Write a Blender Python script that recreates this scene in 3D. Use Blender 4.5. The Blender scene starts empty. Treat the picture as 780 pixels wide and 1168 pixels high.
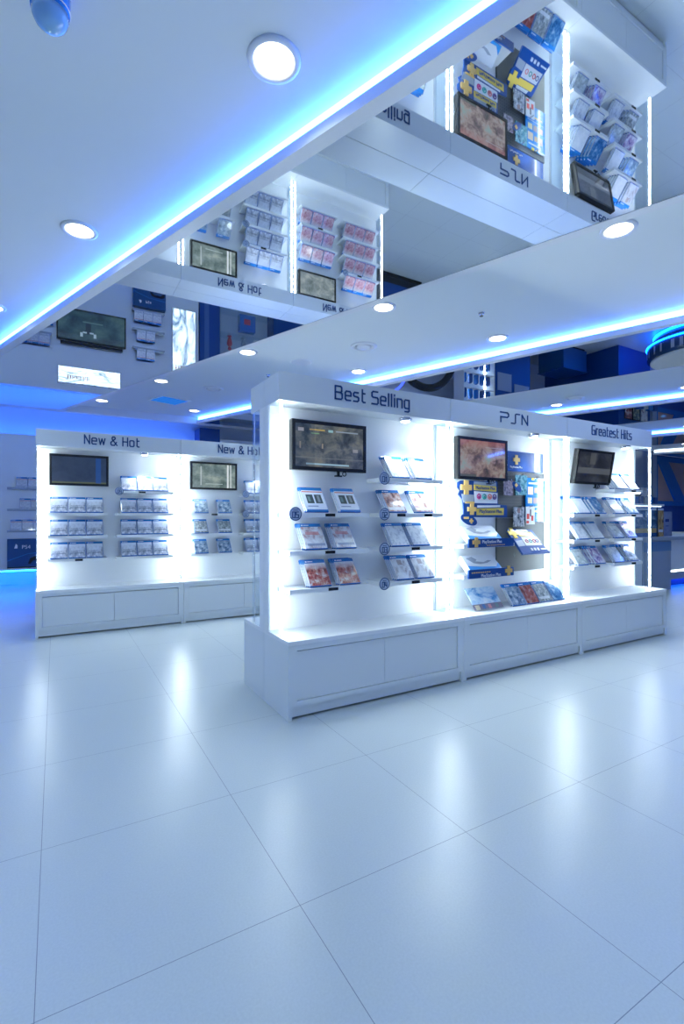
import bpy, math, random
from mathutils import Vector, Matrix
random.seed(7)
PI = math.pi
col = bpy.context.scene.collection
R = math.radians

# ------------------------------------------------------------------ mesh builder
class MB:
    def __init__(s):
        s.v = []; s.f = []; s.uv = {}
    def raw(s, vs, fs):
        o = len(s.v); s.v += [tuple(v) for v in vs]; s.f += [tuple(i + o for i in f) for f in fs]
        return s
    def box(s, x0, y0, z0, x1, y1, z1):
        return s.raw([(x0,y0,z0),(x1,y0,z0),(x1,y1,z0),(x0,y1,z0),(x0,y0,z1),(x1,y0,z1),(x1,y1,z1),(x0,y1,z1)],
                     [(0,3,2,1),(4,5,6,7),(0,1,5,4),(1,2,6,5),(2,3,7,6),(3,0,4,7)])
    def prism(s, pts, z0, z1, axis='z'):
        n = len(pts)
        def P(a, b, c):
            return (a, b, c) if axis == 'z' else ((a, c, b) if axis == 'y' else (c, a, b))
        vs = [P(a, b, z0) for a, b in pts] + [P(a, b, z1) for a, b in pts]
        fs = [tuple(range(n))[::-1], tuple(range(n, 2*n))] + [(i, (i+1) % n, n+(i+1) % n, n+i) for i in range(n)]
        return s.raw(vs, fs)
    def lathe(s, prof, cx=0, cy=0, cz=0, n=24, axis='z'):
        vs = []; fs = []
        for r, h in prof:
            for k in range(n):
                a = 2*PI*k/n; p = (r*math.cos(a), r*math.sin(a), h)
                if axis == 'y': p = (p[0], p[2], p[1])
                if axis == 'x': p = (p[2], p[0], p[1])
                vs.append((cx+p[0], cy+p[1], cz+p[2]))
        m = len(prof)
        for j in range(m-1):
            for k in range(n):
                k2 = (k+1) % n
                fs.append((j*n+k, j*n+k2, (j+1)*n+k2, (j+1)*n+k))
        fs.append(tuple(range(n))[::-1]); fs.append(tuple(range((m-1)*n, m*n)))
        return s.raw(vs, fs)
    def torus(s, c, rad, r, axis='y', n=48, k=10, a0=0, a1=2*PI):
        closed = abs(a1-a0-2*PI) < 1e-6
        N = n if closed else n+1
        vs = []; fs = []
        for i in range(N):
            a = a0+(a1-a0)*i/n
            for j in range(k):
                b = 2*PI*j/k; q = rad+r*math.cos(b); w = r*math.sin(b)
                if axis == 'y': vs.append((c[0]+q*math.cos(a), c[1]+w, c[2]+q*math.sin(a)))
                else: vs.append((c[0]+q*math.cos(a), c[1]+q*math.sin(a), c[2]+w))
        for i in range(n):
            i2 = (i+1) % N
            for j in range(k):
                fs.append((i*k+j, i2*k+j, i2*k+(j+1) % k, i*k+(j+1) % k))
        return s.raw(vs, fs)
    def build(s, name, mat, parent=None, bevel=0, smooth=False, kind=None):
        me = bpy.data.meshes.new(name)
        me.from_pydata(s.v, [], s.f); me.update()
        import bmesh
        bm = bmesh.new(); bm.from_mesh(me); bmesh.ops.recalc_face_normals(bm, faces=bm.faces); bm.to_mesh(me); bm.free()
        me.materials.append(mat)
        o = bpy.data.objects.new(name, me); col.objects.link(o)
        if parent: o.parent = parent
        if smooth:
            for p in me.polygons: p.use_smooth = len(p.vertices) == 4
        if bevel:
            b = o.modifiers.new('bevel', 'BEVEL'); b.width = bevel; b.segments = 2; b.limit_method = 'ANGLE'
        if kind: o['kind'] = kind
        return o

def thing(name, label, cat, loc=(0,0,0), rz=0, group=None):
    o = bpy.data.objects.new(name, None); o.empty_display_size = .1; col.objects.link(o)
    o.location = loc; o.rotation_euler = (0,0,rz); o['label'] = label; o['category'] = cat
    if group: o['group'] = group
    return o
def tag(o, label, cat, group=None):
    o['label'] = label; o['category'] = cat
    if group: o['group'] = group
    return o
def copy_tree(o, parent=None):
    c = o.copy(); col.objects.link(c)
    if parent: c.parent = parent
    for ch in o.children: copy_tree(ch, c)
    return c

# ------------------------------------------------------------------ materials
def mat(name, c, rough=.4, metal=0, emit=None, es=0, spec=.5, coat=0):
    m = bpy.data.materials.new(name); m.use_nodes = True
    b = m.node_tree.nodes['Principled BSDF']
    b.inputs['Base Color'].default_value = (*c, 1); b.inputs['Roughness'].default_value = rough
    b.inputs['Metallic'].default_value = metal; b.inputs['Specular IOR Level'].default_value = spec
    b.inputs['Coat Weight'].default_value = coat
    if emit:
        b.inputs['Emission Color'].default_value = (*emit, 1); b.inputs['Emission Strength'].default_value = es
    return m
def N(m, t, **k):
    n = m.node_tree.nodes.new(t)
    for a, b in k.items(): setattr(n, a, b)
    return n
def art(name, cols, seed=0, scale=3.5, rects=(), bg_from=.0, emit=0, rough=.2, coat=.6, stretch=(1,1), distort=.35, sky=None):
    """printed picture: noise fields of the given colours, then flat rectangles (u0,v0,u1,v1,colour) on the UVs"""
    m = mat(name, cols[0], rough, coat=coat); nt = m.node_tree; L = nt.links
    uv = N(m, 'ShaderNodeUVMap'); mp = N(m, 'ShaderNodeMapping')
    mp.inputs['Location'].default_value = (seed*3.7, seed*1.3, seed); mp.inputs['Scale'].default_value = (stretch[0], stretch[1], 1)
    L.new(uv.outputs[0], mp.inputs[0])
    no = N(m, 'ShaderNodeTexNoise'); no.inputs['Scale'].default_value = scale; no.inputs['Detail'].default_value = 5
    no.inputs['Roughness'].default_value = .65; no.inputs['Distortion'].default_value = distort
    L.new(mp.outputs[0], no.inputs['Vector'])
    cr = N(m, 'ShaderNodeValToRGB'); e = cr.color_ramp.elements
    n = len(cols)
    while len(e) < n: e.new(.5)
    for i, c in enumerate(cols):
        e[i].position = .34+.34*i/max(1, n-1); e[i].color = (*c, 1)
    L.new(no.outputs['Fac'], cr.inputs[0]); cur = cr.outputs[0]
    sp = N(m, 'ShaderNodeSeparateXYZ'); L.new(uv.outputs[0], sp.inputs[0])
    if sky:
        mr = N(m, 'ShaderNodeMapRange'); mr.inputs[1].default_value = sky[0]; mr.inputs[2].default_value = sky[1]
        L.new(sp.outputs[1], mr.inputs[0]); mx = N(m, 'ShaderNodeMix', data_type='RGBA')
        L.new(mr.outputs[0], mx.inputs[0]); L.new(cur, mx.inputs[6]); mx.inputs[7].default_value = (*sky[2], 1); cur = mx.outputs[2]
    for (u0, v0, u1, v1, c) in rects:
        a = N(m, 'ShaderNodeMath', operation='COMPARE'); b = N(m, 'ShaderNodeMath', operation='COMPARE')
        L.new(sp.outputs[0], a.inputs[0]); a.inputs[1].default_value = (u0+u1)/2; a.inputs[2].default_value = abs(u1-u0)/2
        L.new(sp.outputs[1], b.inputs[0]); b.inputs[1].default_value = (v0+v1)/2; b.inputs[2].default_value = abs(v1-v0)/2
        k = N(m, 'ShaderNodeMath', operation='MULTIPLY'); L.new(a.outputs[0], k.inputs[0]); L.new(b.outputs[0], k.inputs[1])
        if len(c) == 4:
            k2 = N(m, 'ShaderNodeMath', operation='MULTIPLY'); L.new(k.outputs[0], k2.inputs[0]); k2.inputs[1].default_value = c[3]; k = k2
        mx = N(m, 'ShaderNodeMix', data_type='RGBA')
        L.new(k.outputs[0], mx.inputs[0]); L.new(cur, mx.inputs[6]); mx.inputs[7].default_value = (*c[:3], 1); cur = mx.outputs[2]
    bs = nt.nodes['Principled BSDF']; L.new(cur, bs.inputs['Base Color'])
    if emit:
        L.new(cur, bs.inputs['Emission Color']); bs.inputs['Emission Strength'].default_value = emit
        bs.inputs['Base Color'].default_value = (.01,.01,.012,1)
        for l in list(bs.inputs['Base Color'].links): L.remove(l)
    return m
def emis(name, c, s):
    m = bpy.data.materials.new(name); m.use_nodes = True; nt = m.node_tree; nt.nodes.clear()
    e = nt.nodes.new('ShaderNodeEmission'); o = nt.nodes.new('ShaderNodeOutputMaterial')
    e.inputs[0].default_value = (*c, 1); e.inputs[1].default_value = s; nt.links.new(e.outputs[0], o.inputs[0])
    return m
def glass(name, tint=(.93,.97,1), refl=.08):
    m = bpy.data.materials.new(name); m.use_nodes = True; nt = m.node_tree; nt.nodes.clear()
    t = nt.nodes.new('ShaderNodeBsdfTransparent'); t.inputs[0].default_value = (*tint, 1)
    g = nt.nodes.new('ShaderNodeBsdfGlossy'); g.inputs['Roughness'].default_value = .01
    lw = nt.nodes.new('ShaderNodeLayerWeight'); lw.inputs[0].default_value = .5
    pw = nt.nodes.new('ShaderNodeMath'); pw.operation = 'POWER'; pw.inputs[1].default_value = 5; nt.links.new(lw.outputs['Facing'], pw.inputs[0])
    f = nt.nodes.new('ShaderNodeMath'); f.operation = 'MULTIPLY_ADD'; f.inputs[1].default_value = .7; f.inputs[2].default_value = .045; nt.links.new(pw.outputs[0], f.inputs[0])
    x = nt.nodes.new('ShaderNodeMixShader'); o = nt.nodes.new('ShaderNodeOutputMaterial')
    nt.links.new(f.outputs[0], x.inputs[0]); nt.links.new(t.outputs[0], x.inputs[1]); nt.links.new(g.outputs[0], x.inputs[2]); nt.links.new(x.outputs[0], o.inputs[0])
    return m
def noise_rough(m, scale, lo, hi, bump=0, st=(1,1,1)):
    nt = m.node_tree; L = nt.links; tc = N(m, 'ShaderNodeTexCoord'); mp = N(m, 'ShaderNodeMapping'); mp.inputs['Scale'].default_value = st
    L.new(tc.outputs['Object'], mp.inputs[0]); no = N(m, 'ShaderNodeTexNoise'); no.inputs['Scale'].default_value = scale; no.inputs['Detail'].default_value = 4
    L.new(mp.outputs[0], no.inputs['Vector']); mr = N(m, 'ShaderNodeMapRange'); mr.inputs[3].default_value = lo; mr.inputs[4].default_value = hi
    L.new(no.outputs['Fac'], mr.inputs[0]); b = nt.nodes['Principled BSDF']; L.new(mr.outputs[0], b.inputs['Roughness'])
    if bump:
        bp = N(m, 'ShaderNodeBump'); bp.inputs['Strength'].default_value = bump; bp.inputs['Distance'].default_value = .002
        L.new(no.outputs['Fac'], bp.inputs['Height']); L.new(bp.outputs[0], b.inputs['Normal'])
    return m

BAYW = mat('lightened_bay_laminate', (.89,.91,.92), .4)  # paler copy of the white laminate, lightened to brighten the bay interiors
WHITE = mat('white_laminate', (.77,.81,.83), .32)
noise_rough(WHITE, 40, .28, .36)
CEIL = noise_rough(mat('ceiling_paint', (.77,.82,.84), .75), 60, .7, .8)
FRAME = mat('white_lacquer_frame', (.78,.80,.84), .35)
WALLP = noise_rough(mat('wall_paint', (.62,.68,.78), .6), 30, .55, .65)
NAVY = noise_rough(mat('navy_panel', (.004,.055,.24), .35), 20, .3, .4)
NAVYP = mat('navy_print', (.006,.06,.28), .3, coat=.4)
DKBLUE = mat('lettering_blue', (.010,.055,.20), .35)
BLACK = mat('black_plastic', (.008,.009,.011), .25)
DARK = mat('dark_metal', (.02,.025,.035), .3, .5)
STEEL = mat('brushed_steel', (.85,.88,.9), .3, 1)
noise_rough(STEEL, 60, .30, .42, .12, (.05,.3,9))
_b = STEEL.node_tree.nodes['Principled BSDF']; _t = N(STEEL, 'ShaderNodeTangent', direction_type='RADIAL', axis='Z')
_b.inputs['Anisotropic'].default_value = .9; STEEL.node_tree.links.new(_t.outputs[0], _b.inputs['Tangent'])
CHROME = mat('satin_chrome', (.7,.72,.75), .25, 1)
LED = emis('cool_white_led', (.82,.95,1), 84)
LEDS = emis('soft_white_led', (.75,.9,1), 9)
BLED = emis('blue_led', (.045,.185,1.0), 36)
BLEDF = emis('blue_floor_led', (.003,.12,1.0), 110)
BLEDR = emis('blue_kick_led', (.003,.13,1.0), 22)
NEON = emis('blue_neon', (.03,.06,1.0), 6)
LENS = emis('downlight_lens', (.95,.98,1), 14)
GLASS = glass('clear_glass')
CHAN = mat('white_glass_channel', (.9,.93,.97), .3)
YEL = mat('yellow_print', (.85,.62,.10), .4, coat=.3)
GOLD = mat('gold_print', (.75,.48,.15), .4, coat=.3)
PWHITE = mat('white_print', (.82,.85,.9), .35, coat=.3)
GREYP = mat('grey_print', (.35,.40,.48), .4)
RED = mat('red_print', (.6,.05,.08), .4)
TEAL = mat('teal_print', (.05,.40,.38), .4)
SALMON = mat('salmon_print', (.8,.25,.25), .4)
PEG = mat('peg_panel', (.06,.07,.085), .5)
OLIVE = mat('plain_panel', (.075,.085,.09), .5)
CASEB = mat('blue_case_plastic', (.015,.14,.50), .18, coat=.5)
GREYM = mat('grey_laminate', (.30,.36,.46), .4)
BRICK = mat('tan_wall', (.52,.34,.27), .6)
TRIB = mat('blue_ribbon', (.01,.15,.42), .4)
BLUEPL = mat('blue_film', (.01,.25,.85), .15, coat=1)

# peg holes
def peg_mat():
    m = PEG; nt = m.node_tree; L = nt.links
    tc = N(m, 'ShaderNodeTexCoord'); sp = N(m, 'ShaderNodeSeparateXYZ'); L.new(tc.outputs['Object'], sp.inputs[0])
    outs = []
    for i in (0, 2):
        k = N(m, 'ShaderNodeMath', operation='MULTIPLY'); L.new(sp.outputs[i], k.inputs[0]); k.inputs[1].default_value = 1/.0225
        f = N(m, 'ShaderNodeMath', operation='FRACT'); L.new(k.outputs[0], f.inputs[0])
        c = N(m, 'ShaderNodeMath', operation='COMPARE'); L.new(f.outputs[0], c.inputs[0]); c.inputs[1].default_value = .5; c.inputs[2].default_value = .16
        outs.append(c)
    g = N(m, 'ShaderNodeMath', operation='MULTIPLY'); L.new(outs[0].outputs[0], g.inputs[0]); L.new(outs[1].outputs[0], g.inputs[1])
    mx = N(m, 'ShaderNodeMix', data_type='RGBA'); L.new(g.outputs[0], mx.inputs[0]); mx.inputs[6].default_value = (.065,.075,.09,1); mx.inputs[7].default_value = (.01,.01,.015,1)
    L.new(mx.outputs[2], nt.nodes['Principled BSDF'].inputs['Base Color'])
peg_mat()

def floor_mat():
    m = mat('polished_floor_tile', (.5,.53,.56), .22, spec=.6); nt = m.node_tree; L = nt.links
    tc = N(m, 'ShaderNodeTexCoord'); sp = N(m, 'ShaderNodeSeparateXYZ'); L.new(tc.outputs['Object'], sp.inputs[0])
    cs = []
    for i, off in ((0, -.0384), (1, 1.782)):
        a = N(m, 'ShaderNodeMath', operation='SUBTRACT'); L.new(sp.outputs[i], a.inputs[0]); a.inputs[1].default_value = off-60+.3
        k = N(m, 'ShaderNodeMath', operation='DIVIDE'); L.new(a.outputs[0], k.inputs[0]); k.inputs[1].default_value = .6
        f = N(m, 'ShaderNodeMath', operation='FRACT'); L.new(k.outputs[0], f.inputs[0])
        c = N(m, 'ShaderNodeMath', operation='COMPARE'); L.new(f.outputs[0], c.inputs[0]); c.inputs[1].default_value = .5; c.inputs[2].default_value = .0016
        cs.append(c)
    g = N(m, 'ShaderNodeMath', operation='MAXIMUM'); L.new(cs[0].outputs[0], g.inputs[0]); L.new(cs[1].outputs[0], g.inputs[1])
    no = N(m, 'ShaderNodeTexNoise'); no.inputs['Scale'].default_value = 160; no.inputs['Detail'].default_value = 6; L.new(tc.outputs['Object'], no.inputs['Vector'])
    cr = N(m, 'ShaderNodeValToRGB'); cr.color_ramp.elements[0].position = .3; cr.color_ramp.elements[1].position = .7
    cr.color_ramp.elements[0].color = (.53,.59,.61,1); cr.color_ramp.elements[1].color = (.58,.64,.66,1); L.new(no.outputs['Fac'], cr.inputs[0])
    mx = N(m, 'ShaderNodeMix', data_type='RGBA'); L.new(g.outputs[0], mx.inputs[0]); L.new(cr.outputs[0], mx.inputs[6]); mx.inputs[7].default_value = (.22,.26,.32,1)
    b = nt.nodes['Principled BSDF']; L.new(mx.outputs[2], b.inputs['Base Color'])
    n2 = N(m, 'ShaderNodeTexNoise'); n2.inputs['Scale'].default_value = 3; L.new(tc.outputs['Object'], n2.inputs['Vector'])
    mr = N(m, 'ShaderNodeMapRange'); mr.inputs[3].default_value = .27; mr.inputs[4].default_value = .36; L.new(n2.outputs['Fac'], mr.inputs[0]); L.new(mr.outputs[0], b.inputs['Roughness'])
    return m
FLOOR = floor_mat()

def mirror_mat():
    m = bpy.data.materials.new('ceiling_mirror'); m.use_nodes = True
    b = m.node_tree.nodes['Principled BSDF']
    b.inputs['Base Color'].default_value = (.90,.94,.98,1); b.inputs['Metallic'].default_value = 1; b.inputs['Roughness'].default_value = .015
    return m
MIRROR = mirror_mat()

# ------------------------------------------------------------------ lettering
G = {
 'B': (.65, [[(0,0),(0,1),(.48,1),(.58,.9),(.58,.62),(.48,.53),(0,.53)], [(.48,.53),(.62,.44),(.62,.1),(.52,0),(0,0)]]),
 'e': (.52, [[(.48,0),(.1,0),(0,.1),(0,.6),(.1,.7),(.42,.7),(.52,.6),(.52,.36),(0,.36)]]),
 's': (.46, [[(.0,0),(.36,0),(.46,.1),(.46,.28),(.38,.35),(.08,.38),(0,.46),(0,.62),(.08,.7),(.42,.7)]]),
 't': (.36, [[(.1,1),(.1,.1),(.2,0),(.36,0)], [(.1,.7),(.34,.7)]]),
 'S': (.6, [[(0,0),(.5,0),(.6,.1),(.6,.44),(.5,.52),(.1,.54),(0,.62),(0,.9),(.1,1),(.56,1)]]),
 'l': (.05, [[(.02,1),(.02,0)]]),
 'i': (.05, [[(.02,.7),(.02,0)], [(.02,.98),(.02,.9)]]),
 'n': (.5, [[(0,0),(0,.7),(.4,.7),(.5,.6),(.5,0)]]),
 'g': (.5, [[(.5,0),(.1,0),(0,.1),(0,.6),(.1,.7),(.5,.7),(.5,-.2),(.4,-.28),(.05,-.28)]]),
 'N': (.55, [[(0,0),(0,1),(.55,0),(.55,1)]]),
 'w': (.68, [[(0,.7),(.16,0),(.34,.66),(.52,0),(.68,.7)]]),
 '&': (.7, [[(.7,0),(.14,.72),(.14,.9),(.24,1),(.38,1),(.48,.9),(.48,.76),(0,.35),(0,.12),(.1,0),(.4,0),(.64,.38)]]),
 'H': (.56, [[(0,0),(0,1)], [(.56,0),(.56,1)], [(0,.5),(.56,.5)]]),
 'o': (.5, [[(.1,0),(0,.1),(0,.6),(.1,.7),(.4,.7),(.5,.6),(.5,.1),(.4,0),(.1,0)]]),
 'G': (.58, [[(.56,1),(.1,1),(0,.9),(0,.1),(.1,0),(.58,0),(.58,.48),(.32,.48)]]),
 'r': (.3, [[(0,0),(0,.7),(.3,.7)]]),
 'a': (.5, [[(.05,.7),(.4,.7),(.5,.6),(.5,0),(.1,0),(0,.1),(0,.3),(.1,.4),(.5,.4)]]),
 'P': (.75, [[(0,1),(.62,1),(.74,.88),(.74,.64),(.62,.52),(.03,.52),(.03,0)]]),
 '$': (.75, [[(0,0),(.30,0),(.38,.08),(.38,.92),(.46,1),(.78,1)]]),
 '0': (.5, [[(0,0),(0,1),(.5,1),(.5,0),(0,0)]]),
 '1': (.2, [[(0,.85),(.12,1),(.12,0)]]),
 '2': (.5, [[(0,1),(.5,1),(.5,.52),(0,.48),(0,0),(.5,0)]]),
 '3': (.5, [[(0,1),(.5,1),(.5,0),(0,0)], [(.1,.5),(.5,.5)]]),
 '4': (.5, [[(0,1),(0,.35),(.5,.35)], [(.42,1),(.42,0)]]),
 '9': (.5, [[(.5,.5),(0,.5),(0,1),(.5,1),(.5,0),(0,0)]]),
 '5': (.5, [[(.5,1),(0,1),(0,.52),(.5,.52),(.5,0),(0,0)]]),
}
def strokes(mb, text, x, y, z, h, th, depth=.004, gap=.26, sx=1.0, fit=None):
    """letters in the x-z plane facing -y"""
    def width(g): 
        w = 0
        for ch in text: w += (.42 if ch == ' ' else G[ch][0]+g)
        return w-g
    if fit: sx = fit/(width(gap)*h)
    cx = x; i = 0
    for ch in text:
        if ch == ' ': cx += .42*h*sx; continue
        w, ps = G[ch]
        for pl in ps:
            for (a, b), (c, d) in zip(pl, pl[1:]):
                p = Vector((cx+a*h*sx, z+b*h)); q = Vector((cx+c*h*sx, z+d*h)); t = (q-p)
                if t.length < 1e-6: continue
                t.normalize(); n = Vector((-t.y, t.x))*th/2; e = t*th*.42
                pts = [p-e+n, q+e+n, q+e-n, p-e-n]
                yo = y-depth-(i % 3)*.00025; i += 1
                mb.prism([(k.x, k.y) for k in pts], yo, y, 'y')
        cx += (w+gap)*h*sx
    return cx
def word_mesh(text, size, m, name, parent, loc, rot=(PI/2,0,0), extrude=.001, align='CENTER'):
    cu = bpy.data.curves.new(name, 'FONT'); cu.body = text; cu.size = size; cu.extrude = extrude; cu.align_x = align; cu.align_y = 'CENTER'; cu.resolution_u = 3
    t = bpy.data.objects.new(name, cu); col.objects.link(t)
    dg = bpy.context.evaluated_depsgraph_get(); me = bpy.data.meshes.new_from_object(t.evaluated_get(dg))
    bpy.data.objects.remove(t); me.name = name
    me.materials.clear(); me.materials.append(m)
    o = bpy.data.objects.new(name, me); col.objects.link(o); o.parent = parent; o.location = loc; o.rotation_euler = rot
    return o
def plus_shape(mb, cx, cz, s, y0, y1):
    a = s/2; b = s*.19; r = []
    for (x, z) in [(-b,a),(b,a),(b,b),(a,b),(a,-b),(b,-b),(b,-a),(-b,-a),(-b,-b),(-a,-b),(-a,b),(-b,b)]: r.append((cx+x, cz+z))
    mb.prism(r, y0, y1, 'y')
def uvquad(name, m, parent, x0, z0, x1, z1, y, t=.002):
    """printed sheet of thickness t facing -y with picture UVs"""
    me = bpy.data.meshes.new(name)
    vs = [(x0,y,z0),(x1,y,z0),(x1,y,z1),(x0,y,z1),(x0,y+t,z0),(x1,y+t,z0),(x1,y+t,z1),(x0,y+t,z1)]
    fs = [(0,1,2,3),(5,4,7,6),(4,0,3,7),(1,5,6,2),(3,2,6,7),(4,5,1,0)]
    me.from_pydata(vs, [], fs); u = me.uv_layers.new(name='UVMap')
    for p in me.polygons:
        for li in p.loop_indices:
            v = me.vertices[me.loops[li].vertex_index].co
            u.data[li].uv = ((v.x-x0)/(x1-x0), (v.z-z0)/(z1-z0))
    me.materials.append(m); o = bpy.data.objects.new(name, me); col.objects.link(o)
    if parent: o.parent = parent
    return o

# ------------------------------------------------------------------ the room
H0 = 1.03546
ZM, ZL, ZC = 2.591, 2.641, 2.70
XL, XR, YF, YB = -4.5, 16.5, -5.0, 8.92
MB().box(XL, YF, -.12, XR, YB+.2, 0).build('floor', FLOOR, kind='structure')
MB().box(XL, YF, ZC, XR, YB+.2, 2.9).build('ceiling', CEIL, kind='structure')
MB().box(XL-.15, YF, 0, XL, YB+.2, ZC).build('wall_left', WALLP, kind='structure')
MB().box(XR, YF, 0, XR+.15, YB+.2, ZC).build('wall_right', WALLP, kind='structure')
MB().box(XL, YF-.15, 0, XR, YF, ZC).build('wall_front', WALLP, kind='structure')
MB().box(XL, YB, 0, XR, YB+.15, ZC).build('wall_back', WALLP, kind='structure')
# navy block standing into the room at the right end
MB().box(11.75, 6.85, 0, XR, YB, ZC).build('wall_block', NAVY, kind='structure')
MB().box(13.14, 6.78, 0, 13.33, 6.85, ZC).build('trim_1', GREYM, kind='structure')

S0, S1 = .939693, .342020
def xs(s, y): return (s-S1*y)/S0
def band(mb, a, b, y0, y1, z0, z1):
    mb.prism([(xs(a,y0),y0),(xs(b,y0),y0),(xs(b,y1),y1),(xs(a,y1),y1)], z0, z1)
names = ['nearest the camera, reflecting the Best Selling unit', 'second from the camera, above the PSN bay', 'third from the camera, over the Greatest Hits bay', 'fourth, towards the right back corner', 'fifth and farthest, at the right wall']
YE = 8.30
for k, a in enumerate((1.480, 4.745, 7.99, 11.24, 14.49)):
    b = a+1.455
    y1 = YE if xs(a, YE) < 11.5 else 6.8
    y1 = YE if k < 3 else 6.7
    yy1 = min(y1, YE)
    if k == 2: yy1 = 6.7
    y0 = YF+.3 if k < 4 else 1.95
    t = thing('mirrored_ceiling_panel', 'long white framed mirror panel hung under the ceiling, '+names[k], 'ceiling panel', (0,0,ZM), group='mirrored ceiling panels')
    f = MB(); fr = .066
    d = ZM
    band(f, a, a+fr, y0, yy1, 0, ZL-d); band(f, b-fr, b, y0, yy1, 0, ZL-d)
    band(f, a+fr, b-fr, y0, y0+fr, 0, ZL-d); band(f, a+fr, b-fr, yy1-fr, yy1, 0, ZL-d)
    f.build('frame', FRAME, t)
    m_ = MB(); band(m_, a+fr, b-fr, y0+fr, yy1-fr, .002, .012); m_.build('mirror', MIRROR, t)
    c = MB(); band(c, a+.035, b-.035, y0+.03, yy1-.03, ZL-d, ZC-d); c.build('hanging_core', FRAME, t)
    l = MB(); band(l, a+.020, a+.034, y0+.05, yy1-.02, ZL-d+.002, ZC-d-.006); l.build('light_strip', BLED if k < 4 else LEDS, t)
# dropped edge along the back of the ceiling
MB().box(XL, YE+.02, ZM, 11.7, YE+.12, ZC).build('trim_2', FRAME, kind='structure')

# ------------------------------------------------------------------ downlights
def downlight(x, y, label, power=4.6, lit=True):
    t = thing('recessed_downlight', label, 'ceiling light', (x, y, ZC), group='recessed downlights')
    MB().lathe([(.072,0),(.098,0),(.096,-.008),(.080,-.011),(.074,-.008),(.072,0)], n=32).build('trim_ring', FRAME, t, smooth=True)
    MB().lathe([(.071,0),(.070,-.006),(.05,-.008)], n=28).build('lens', LENS, t)
    ld = bpy.data.lights.new('downlight_beam', 'AREA'); ld.shape = 'DISK'; ld.size = .13; ld.energy = power; ld.color = (.72,.94,1); ld.spread = R(150)
    lo = bpy.data.objects.new('downlight_beam', ld); col.objects.link(lo); lo.parent = t; lo.location = (0,0,-.012)
    return t
def st(s, t): return (S0*s-S1*t, S1*s+S0*t)
ords = ['first','second','third','fourth','fifth','sixth','seventh','eighth']
rows = [  # s, list of t (visible first), description
  (1.215, [1.33,2.99,4.62], 'left aisle row'),
  (3.205, [.58,2.23,3.90,5.54,7.13], 'row right of the nearest mirror'),
  (4.44, [1.80,3.44,5.05,6.70], 'row by the second mirror blue line'),
  (6.45, [1.0,2.65,4.3,5.9], 'row right of the second mirror'),
  (7.66, [.60,2.20,3.8,5.4], 'row by the third mirror blue line'),
  (9.75, [-1.0,.65,2.3], 'row right of the third mirror'),
  (10.95, [-2.4,-.8,.85,2.5], 'row by the fourth mirror'),
  (13.6, [-1.9,-.4,1.1], 'unseen row added to brighten the tan panel'),  # added lamps out of view, there to brighten the tan panel
]
for s, ts, d in rows:
    for i, t_ in enumerate(ts):
        x, y = st(s, t_)
        downlight(x, y, '%s round downlight from the camera, %s' % (ords[i], d))
for s, ts in ((1.215, [-.35,-2.0]), (3.205, [-1.05,-2.7]), (-.9, [-2.2,-.5,1.2,2.9,4.6,6.2]), (4.44, [.15,-1.5]), (-2.6,[-.5,1.2,2.9,4.6])):
    for i, t_ in enumerate(ts):
        x, y = st(s, t_)
        if XL+.2 < x and y > YF+.2:
            o = downlight(x, y, 'round downlight outside the picture, behind or left of the camera'); o['group'] = 'downlights outside the picture'
# air rings, smoke heads
def ring(x, y, label):
    t = thing('ceiling_diffuser', label, 'air vent', (x, y, ZC), group='round ceiling diffusers')
    MB().lathe([(.085,0),(.13,0),(.128,-.006),(.10,-.016),(.088,-.010),(.085,0)], n=32).build('outer_ring', FRAME, t, smooth=True)
    MB().lathe([(.074,0),(.072,-.010),(.05,-.016),(.01,-.018)], n=28).build('centre_disc', FRAME, t, smooth=True)
ring(2.60, 4.03, 'white ring diffuser above the PSN side, nearer of three in the middle band')
ring(1.77, 6.34, 'white ring diffuser far left in the middle ceiling band')
ring(6.30, 4.30, 'white ring diffuser in the ceiling band behind the second mirror')
t = thing('ceiling_speaker', 'flat round grey speaker grille in ceiling above the Best Selling corner', 'speaker', (2.29,4.78,ZC))
MB().lathe([(.105,0),(.103,-.006),(.09,-.007)], n=32).build('grille', GREYM, t); MB().lathe([(.106,0),(.116,0),(.114,-.005),(.106,-.008)], n=32).build('rim', FRAME, t)
t = thing('ceiling_panel_light', 'square blue glowing ceiling panel above the left New & Hot bay', 'ceiling light', (1.40,7.28,ZC), R(20))
MB().box(-.22,-.2,-.012,.22,.2,0).build('frame', FRAME, t); MB().box(-.19,-.17,-.016,.19,.17,-.0125).build('diffuser', emis('blue_panel',(.03,.25,1),1.0), t)
for x, y, l in ((3.007,2.884,'tiny sprinkler head in the middle ceiling band right of the nearest mirror'), (7.42,4.45,'tiny white sensor at the second mirror far edge'), (2.15,5.4,'tiny sprinkler head above the left end of the Best Selling unit')):
    t = thing('sprinkler_head', l, 'sprinkler', (x, y, ZC), group='sprinkler heads')
    MB().lathe([(.026,0),(.024,-.004),(.01,-.006),(.008,-.022),(.016,-.024)], n=16).build('rosette', CHROME, t); MB().lathe([(.013,-.0245),(.014,-.028)], n=12).build('deflector', DARK, t)
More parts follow.
